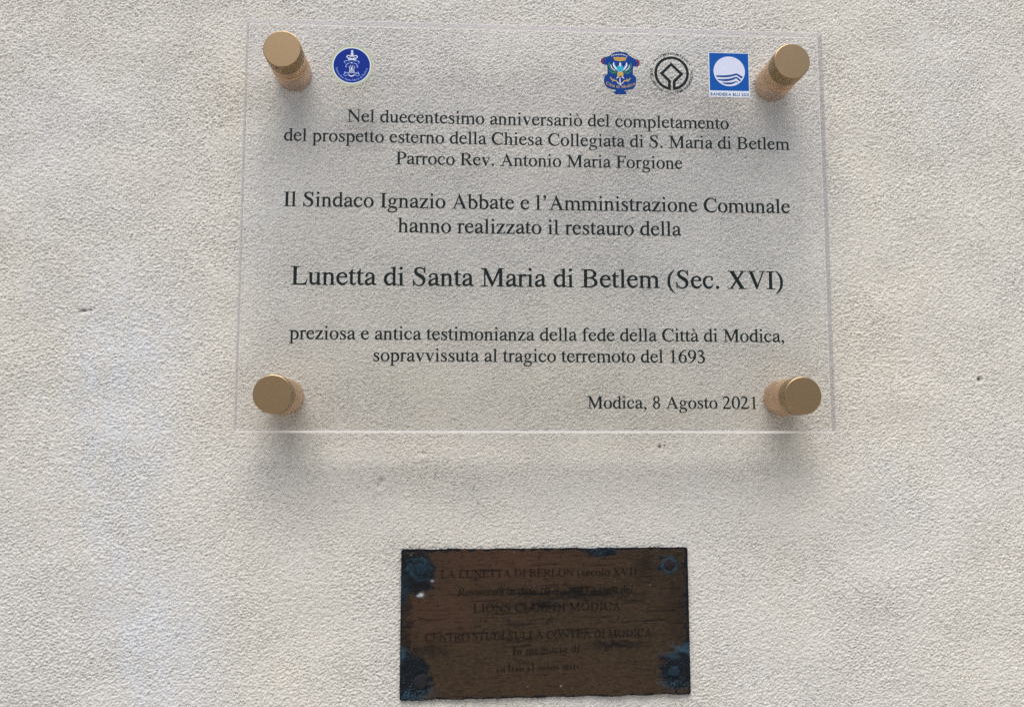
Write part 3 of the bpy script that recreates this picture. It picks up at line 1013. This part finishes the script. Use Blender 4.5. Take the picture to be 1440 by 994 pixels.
def blueflag():
    k = 0.0594
    U = lambda pts: [(118.5 + (p[0] - 825) * k, 123.2 - (p[1] - 135) * k) + tuple(q * k for q in p[2:]) for p in pts]
    e = layer("blue_flag_emblem", [rect(118.0, 91.6, 146.7, 123.7)], M["white"], plaque, 0,
              "square blue flag emblem with white circle, waves and small caption")
    layer("blue_square", [rect(118.6, 96.2, 146.2, 123.2)], M["flagblue"], e, 1)
    layer("white_circle", [ellipse(132.5, 110.1, 11.1, 10.75, 56)], M["paleblue"], e, 2)
    layer("wave", rib(U([(905, 415, 16), (960, 418, 22), (1030, 415, 24), (1090, 405, 22), (1145, 390, 20), (1175, 405, 22), (1215, 430, 26)])), M["waveblue"], e, 3)
    layer("wave", rib(U([(920, 455, 8), (980, 463, 22), (1040, 460, 26), (1095, 448, 24), (1140, 430, 18), (1165, 445, 20), (1190, 468, 22)])), M["waveblue"], e, 3)
    layer("wave", rib(U([(975, 495, 6), (1020, 502, 20), (1070, 502, 22), (1110, 492, 18), (1140, 478, 10), (1160, 490, 10)])), M["waveblue"], e, 3)
    V, F = sans_line("BANDIERA BLU 2021", 3.0, 119.0, 146.0, 92.5, FRONT + .06 + .05, True)
    mesh_obj("caption", V, F, M["waveblue"], e, ORG)


parish(); arms(); heritage(); blueflag()


# ---- standoffs ------------------------------------------------------------
def lathe(profile, n=56):
    """profile (r, d) from wall outwards -> verts/faces round the d axis"""
    V, F = [], []
    for r, d in profile:
        for i in range(n):
            a = 2 * PI * i / n
            V.append((r * math.cos(a), r * math.sin(a), d))
    for k in range(len(profile) - 1):
        for i in range(n):
            j = (i + 1) % n
            F.append((k * n + i, (k + 1) * n + i, (k + 1) * n + j, k * n + j))
    F.append(tuple(range(n)))
    F.append(tuple(reversed(range((len(profile) - 1) * n, len(profile) * n))))
    return V, F


def flat_shade(me):
    me.polygons.foreach_set("use_smooth", [len(p.vertices) == 4 for p in me.polygons])
    try:
        me.set_sharp_from_angle(angle=math.radians(28))
    except Exception:
        pass


HEAD = 12.4
base_v, base_f = lathe([(12.2, -0.6), (12.2, 0.4), (12.5, 0.8), (12.5, WALL_GAP - PT - 0.7), (12.1, WALL_GAP - PT - 0.02)])
cap_v, cap_f = lathe([(12.1, WALL_GAP + 0.02), (12.5, WALL_GAP + 0.5), (12.5, WALL_GAP + HEAD - 0.55), (12.35, WALL_GAP + HEAD - 0.2), (12.0, WALL_GAP + HEAD)])
bolt_v, bolt_f = lathe([(11.9, WALL_GAP - PT - 0.4), (11.9, WALL_GAP + 0.4)], 48)
SP = [(-172.6, 113.0, 252, 'hole', 0), (172.6, 113.0, 92, 'glint', 1), (172.6, -116.0, 262, 'hole', 1), (-172.6, -116.0, 92, 'glint', 0)]
proto = None
for k, (x, y, ang, mk, side) in enumerate(SP):
    ob = mesh_obj("standoff", base_v, base_f, M["barrel"], plaque)
    flat_shade(ob.data)
    # child frame: the barrel's axis on the wall face
    ob.location = P(x, y, 0 - FRONT)
    if proto:
        ob.data, cm, bm_ = proto
    cap = mesh_obj("cap", cap_v, cap_f, M["cap"], ob)
    bolt = mesh_obj("gap_filler", bolt_v, bolt_f, M["barrel"], ob)  # added full-width filler, stands in for reflections round the narrow bolt
    flat_shade(cap.data); flat_shade(bolt.data)
    if not proto:
        proto = (ob.data, cap.data, bolt.data)
    else:
        cap.data, bolt.data = proto[1], proto[2]
    # grub screw in the side of the head; pale ones carry a painted glint
    a = math.radians(ang)
    r0, r1, rr, n = 10.5, 12.56 if mk == 'hole' else 12.75, 1.25 if mk == 'hole' else 1.0, 14
    hd = WALL_GAP + HEAD - (3.0 if mk == 'hole' else 1.6)
    V = []
    for r in (r0, r1):
        for i in range(n):
            b = 2 * PI * i / n
            t = rr * math.cos(b)
            V.append((r * math.cos(a) - t * math.sin(a), r * math.sin(a) + t * math.cos(a), hd + rr * .7 * math.sin(b)))
    F = [(i, (i + 1) % n, n + (i + 1) % n, n + i) for i in range(n)] + [tuple(range(n, 2 * n)), tuple(reversed(range(n)))]
    mesh_obj("grub_screw", V, F, M[mk], ob)


# ------------------------------------------------------------------ old brass plaque
def build_brass():
    org = (5.6, -317, 0)
    root = empty("brass_plaque", org[0], org[1], org[2], "dark tarnished brass plaque with worn engraved text and blue verdigris at its corners", "plaque")
    nu, nv = 440, 220
    T = 2.4
    TL, TR, BR, BL = (-92.4, -218.9), (103.4, -218.6), (103.8, -316.1), (-92.3, -317.4)
    s = np.linspace(0, 1, nu)[None, :]
    t = np.linspace(0, 1, nv)[:, None]            # 0 bottom, 1 top
    X = (BL[0] * (1 - s) + BR[0] * s) * (1 - t) + (TL[0] * (1 - s) + TR[0] * s) * t
    Y = (BL[1] * (1 - s) + BR[1] * s) * (1 - t) + (TL[1] * (1 - s) + TR[1] * s) * t
    sp = 0.445
    u = 75 + s * 1300 + 0 * t
    v = 740 - t * 672 + 0 * s
    N = lambda lx, ly, w, seed, ang=0: fnoise(nv, nu, sp, lx, ly, w, seed, ang)
    n1, n2, n3 = N(9, 7, .7, 21), N(2.2, 1.8, .5, 22), N(26, 20, .8, 23)
    wob = n1 * 9 + n2 * 5

    def blob(cu, cv, ru, rv, pw=1.0):
        return np.exp(-((((u + wob - cu) / ru) ** 2 + ((v + wob * .7 - cv) / rv) ** 2)) ** pw)

    # crust patches
    crust = (blob(150, 175, 85, 110, 2) * .8 + blob(80, 200, 20, 130, 1.5) + blob(120, 640, 95, 110, 2.4) + blob(78, 600, 20, 110, 2) +
             blob(1320, 630, 92, 85, 2.6) + blob(1370, 590, 40, 110, 2) + blob(975, 84, 70, 26, 1.5) + blob(1290, 148, 60, 60, 1.5) * .55 +
             blob(1372, 300, 18, 300, 2) * .5)
    crust += smooth01(n1 * .5 + n3, 1.2, 2.2) * .25
    edge = np.minimum(np.minimum(s * 196, (1 - s) * 196), np.minimum(t * 98, (1 - t) * 98)) + 0 * u
    crust += smooth01(-(edge + n1 * .5 + n2 * .3), -1.6, -.4) * .8
    crust = smooth01(crust + .12 * n2, .20, .55)
    # verdigris
    dTR = np.sqrt((u + wob * .18 - 1290) ** 2 + (v - wob * .18 - 148) ** 2)
    dTL = np.sqrt((u + wob - 160) ** 2 + (v + wob - 155) ** 2)
    spk = smooth01(n2 + .4 * n1, .5, 1.3)
    ver = np.exp(-((dTR - 31) / 10) ** 2) * (.45 + .45 * spk) + np.exp(-((dTL - 42) / 11) ** 2) * (.35 + .6 * spk)
    ver += blob(80, 535, 24, 30, 1.5) * .9 + blob(1350, 535, 48, 22, 1.6) * .9 + blob(1290, 560, 40, 14, 1.5) * .5
    ver += blob(150, 715, 80, 34, 1.6) * smooth01(n2 + .6 * n1, -.3, .8) + blob(150, 660, 70, 70, 1.6) * smooth01(n2, 1.2, 1.8)
    ver += blob(1310, 700, 75, 30, 1.8) * smooth01(n2 + .4 * n1, .3, 1.2) + blob(1310, 620, 80, 60, 1.6) * smooth01(n2, 1.2, 1.8) * .7
    ver += (blob(965, 88, 24, 18) + blob(1025, 76, 24, 12)) * smooth01(n2, -.6, .8) * .8
    ver += blob(80, 240, 26, 70) * .3
    ver = np.clip(ver, 0, 1)
    red = blob(560, 110, 380, 90) * .95 + blob(240, 350, 190, 130) * .75 + blob(620, 180, 300, 50) * .3 + blob(750, 660, 420, 70) * .22 + smooth01(n3, .3, 2) * .2
    lines = N(60, 3.0, .8, 24, 0.02)
    lines2 = N(16, 1.6, .8, 25, -0.03)
    mid = blob(800, 350, 620, 260, 2)
    tar = smooth01(lines, .9, 2.0) * .5 * (.3 + .7 * mid) + smooth01(lines2, 1.2, 2.1) * .4
    tar += blob(690, 328, 80, 17) * .8 + blob(880, 280, 210, 22) * .75 + blob(1040, 512, 110, 16) * .75 + blob(600, 482, 90, 8) * .5 + blob(1180, 150, 45, 60) * .5
    tar += blob(210, 520, 60, 30) * .5 + blob(1330, 330, 70, 250) * .35 + blob(100, 400, 26, 300, 2) * .5 + blob(520, 262, 120, 8) * .3
    rng = np.random.default_rng(31)
    speck = np.zeros_like(u)
    rows = [85, 100, 128, 150, 212, 235, 262, 320, 380, 395, 440, 575, 640, 700]
    for _ in range(520):
        cu = rng.uniform(110, 1340)
        cv = rows[rng.integers(len(rows))] + rng.normal(0, 9)
        if cv > 560 and rng.random() < .6:
            continue
        i = int((740 - cv) / 672 * (nv - 1)); j = int((cu - 75) / 1300 * (nu - 1))
        a, L = rng.uniform(.4, .95), int(rng.choice([1, 1, 1, 2, 3, 9]))
        if 1 < i < nv - 2:
            tar[i:i + (2 if L < 4 and rng.random() < .4 else 1), j:j + L] = np.maximum(tar[i:i + 1, j:j + L], a)
    for cu, cv, r, a in ((166, 272, 10, 1.0), (215, 210, 7, .45), (790, 690, 4, .6), (1200, 240, 3, .3), (640, 690, 3, .25), (152, 277, 6, .6)):
        speck += a * np.exp(-(((u - cu) / r) ** 2 + ((v - cv) / (r * .8)) ** 2))
    for _ in range(40):
        cu, cv = rng.uniform(100, 1350), rng.uniform(80, 730)
        speck += rng.uniform(.05, .22) * np.exp(-(((u - cu) / 2.4) ** 2 + ((v - cv) / 2.4) ** 2))
    D = T + .05 * n2 * (crust + .12) + .18 * crust * np.clip(n1, -1, 1) + .35 * np.exp(-(dTR / 24) ** 2) * 0 + .25 * ver * .6
    D = D + 0.25 * n3 * .3
    # ragged lower edge
    rag = fnoise(2, nu, sp, 5, 5, .7, 26)[0] * .09 + fnoise(2, nu, sp, 30, 30, .8, 27)[0] * .22
    k = np.exp(-t * 98 / 2.0)
    Y = Y + rag[None, :] * k
    Y = Y + fnoise(2, nu, sp, 25, 25, .8, 28)[0][None, :] * .14 * np.exp(-(1 - t) * 98 / 2.0)
    # round the four corners by pulling them in
    for su in (0, 1):
        for sv in (0, 1):
            pu = np.abs(s - su) * 196
            pv = np.abs(t - sv) * 98
            R = 1.3
            inside = (pu < R) & (pv < R)
            du, dv = R - pu, R - pv
            rr = np.sqrt(du * du + dv * dv)
            mx = np.maximum(du, dv)
            f = np.where(inside & (rr > 0), mx / np.maximum(rr, 1e-6), 1)
            X = X + np.where(inside, (1 if su == 0 else -1) * du * (1 - f), 0)
            Y = Y + np.where(inside, (1 if sv == 0 else -1) * dv * (1 - f), 0)
    # skirts: wrap the sheet's rim back to the wall
    def pad(A, fn=None):
        A = np.concatenate([A[:1], A, A[-1:]], 0)
        return np.concatenate([A[:, :1], A, A[:, -1:]], 1)
    X, Y, D2, crust, ver, red, tar, speck = [pad(a) for a in (X, Y, D, crust, ver, red, tar, speck)]
    D2[0] = D2[-1] = -0.8
    D2[:, 0] = D2[:, -1] = -0.8
    pl = grid_mesh("plate", X, Y, D2, M["plate"], {"crust": crust, "verdigris": ver, "copper_tint": red, "tarnish": np.clip(tar * 1.25, 0, .97), "white_speck": speck}, org)
    pl.data.set_sharp_from_angle(angle=math.radians(50))
    pl.parent = root
    # screws
    for cu, cv, mk, r in ((166, 157, 'bluescrew', 4.4), (1290, 148, 'redscrew', 3.0), (168, 662, 'screw', 5.0), (1303, 632, 'bluescrew', 3.8)):
        x = -92.4 + (cu - 75) * .1507
        y = -218.9 - (cv - 68) * .1458
        V, F = lathe([(r, T - .6), (r, T + .35), (r * .82, T + .8), (r * .45, T + 1.0), (r * .08, T + 1.0)], 26)
        ph = [random.uniform(0, 6.28) for _ in range(3)]
        k_ = .35 if mk == 'redscrew' else 1
        lump = lambda a: 1 + k_ * (.07 * math.sin(2 * a + ph[0]) + .06 * math.sin(3 * a + ph[1]) + .04 * math.sin(7 * a + ph[2]))
        V = [(a * lump(math.atan2(b, a)), b * lump(math.atan2(b, a)), c + .12 * math.sin(1.7 * a + ph[0]) * math.sin(1.9 * b + ph[1])) for a, b, c in V]
        o = mesh_obj("screw", [(a + x, b + y, c) for a, b, c in V], F, M[mk], root, org, smooth=True)
    # engraved lines, worn: letters that time has left legible
    L = [("LA LUNETTA DI BERLON (secolo XVI)", 7.6, -66.0, 67.8, -237.6, .004, 0),
         ("Restaurata in data 10 o", 7.4, -54.4, None, -249.6, .004, .15),
         ("1993 a cura del", 7.4, None, 65.2, -248.7, .004, .15),
         ("LIONS CLUB DI MODICA", 8.3, -43.8, 56.8, -260.6, .005, 0),
         ("e", 7.0, 5.0, None, -269.0, 0, .3),
         ("CENTRO STUDI SULLA CONTEA DI MODICA", 7.55, -76.1, 78.0, -279.2, .01, 0),
         ("In memoria di", 7.2, -17.4, 28.3, -289.0, .04, .15),
         ]
    for txt, size, x0, x1, y, slope, shear in L:
        w = text_width(txt, size)
        tr = 0.0
        if x0 is not None and x1 is not None:
            tr = (x1 - x0 - w) / (len(txt) - 1)
        elif x0 is None:
            x0 = x1 - w
        V, F = serif_geo(txt, size, x0, y, 0, track=tr, shear=shear)
        V = [(a, b + (a - x0) * slope, T + .42) for a, b, c in V]
        mesh_obj("engraved_line", V, F, M["worn"], root, org)
    # last line: a slanted hand nobody can read any more, only its strokes are left
    rg = np.random.default_rng(5)
    st, x = [], -28.0
    while x < 27:
        hgt = float(rg.choice([2.6, 2.8, 3.0, 6.0], p=[.35, .3, .2, .15]))
        y0 = -300.2 + (x + 28) * .035
        st += rib([(x, y0 + .3, .25), (x + .7, y0 + hgt * .9, .5), (x + 1.2, y0 + hgt * .6, .7), (x + .9, y0 + .4, .5), (x + 2.0, y0 + .5, .2)])
        x += float(rg.uniform(1.8, 2.7)) + (1.6 if rg.random() < .12 else 0)
    V, F = triangulate(st)
    mesh_obj("engraved_line", [(a, b, T + .42) for a, b in V], F, M["worn"], root, org)


build_brass()
for o in bpy.data.objects:
    if "org" in o:
        del o["org"]
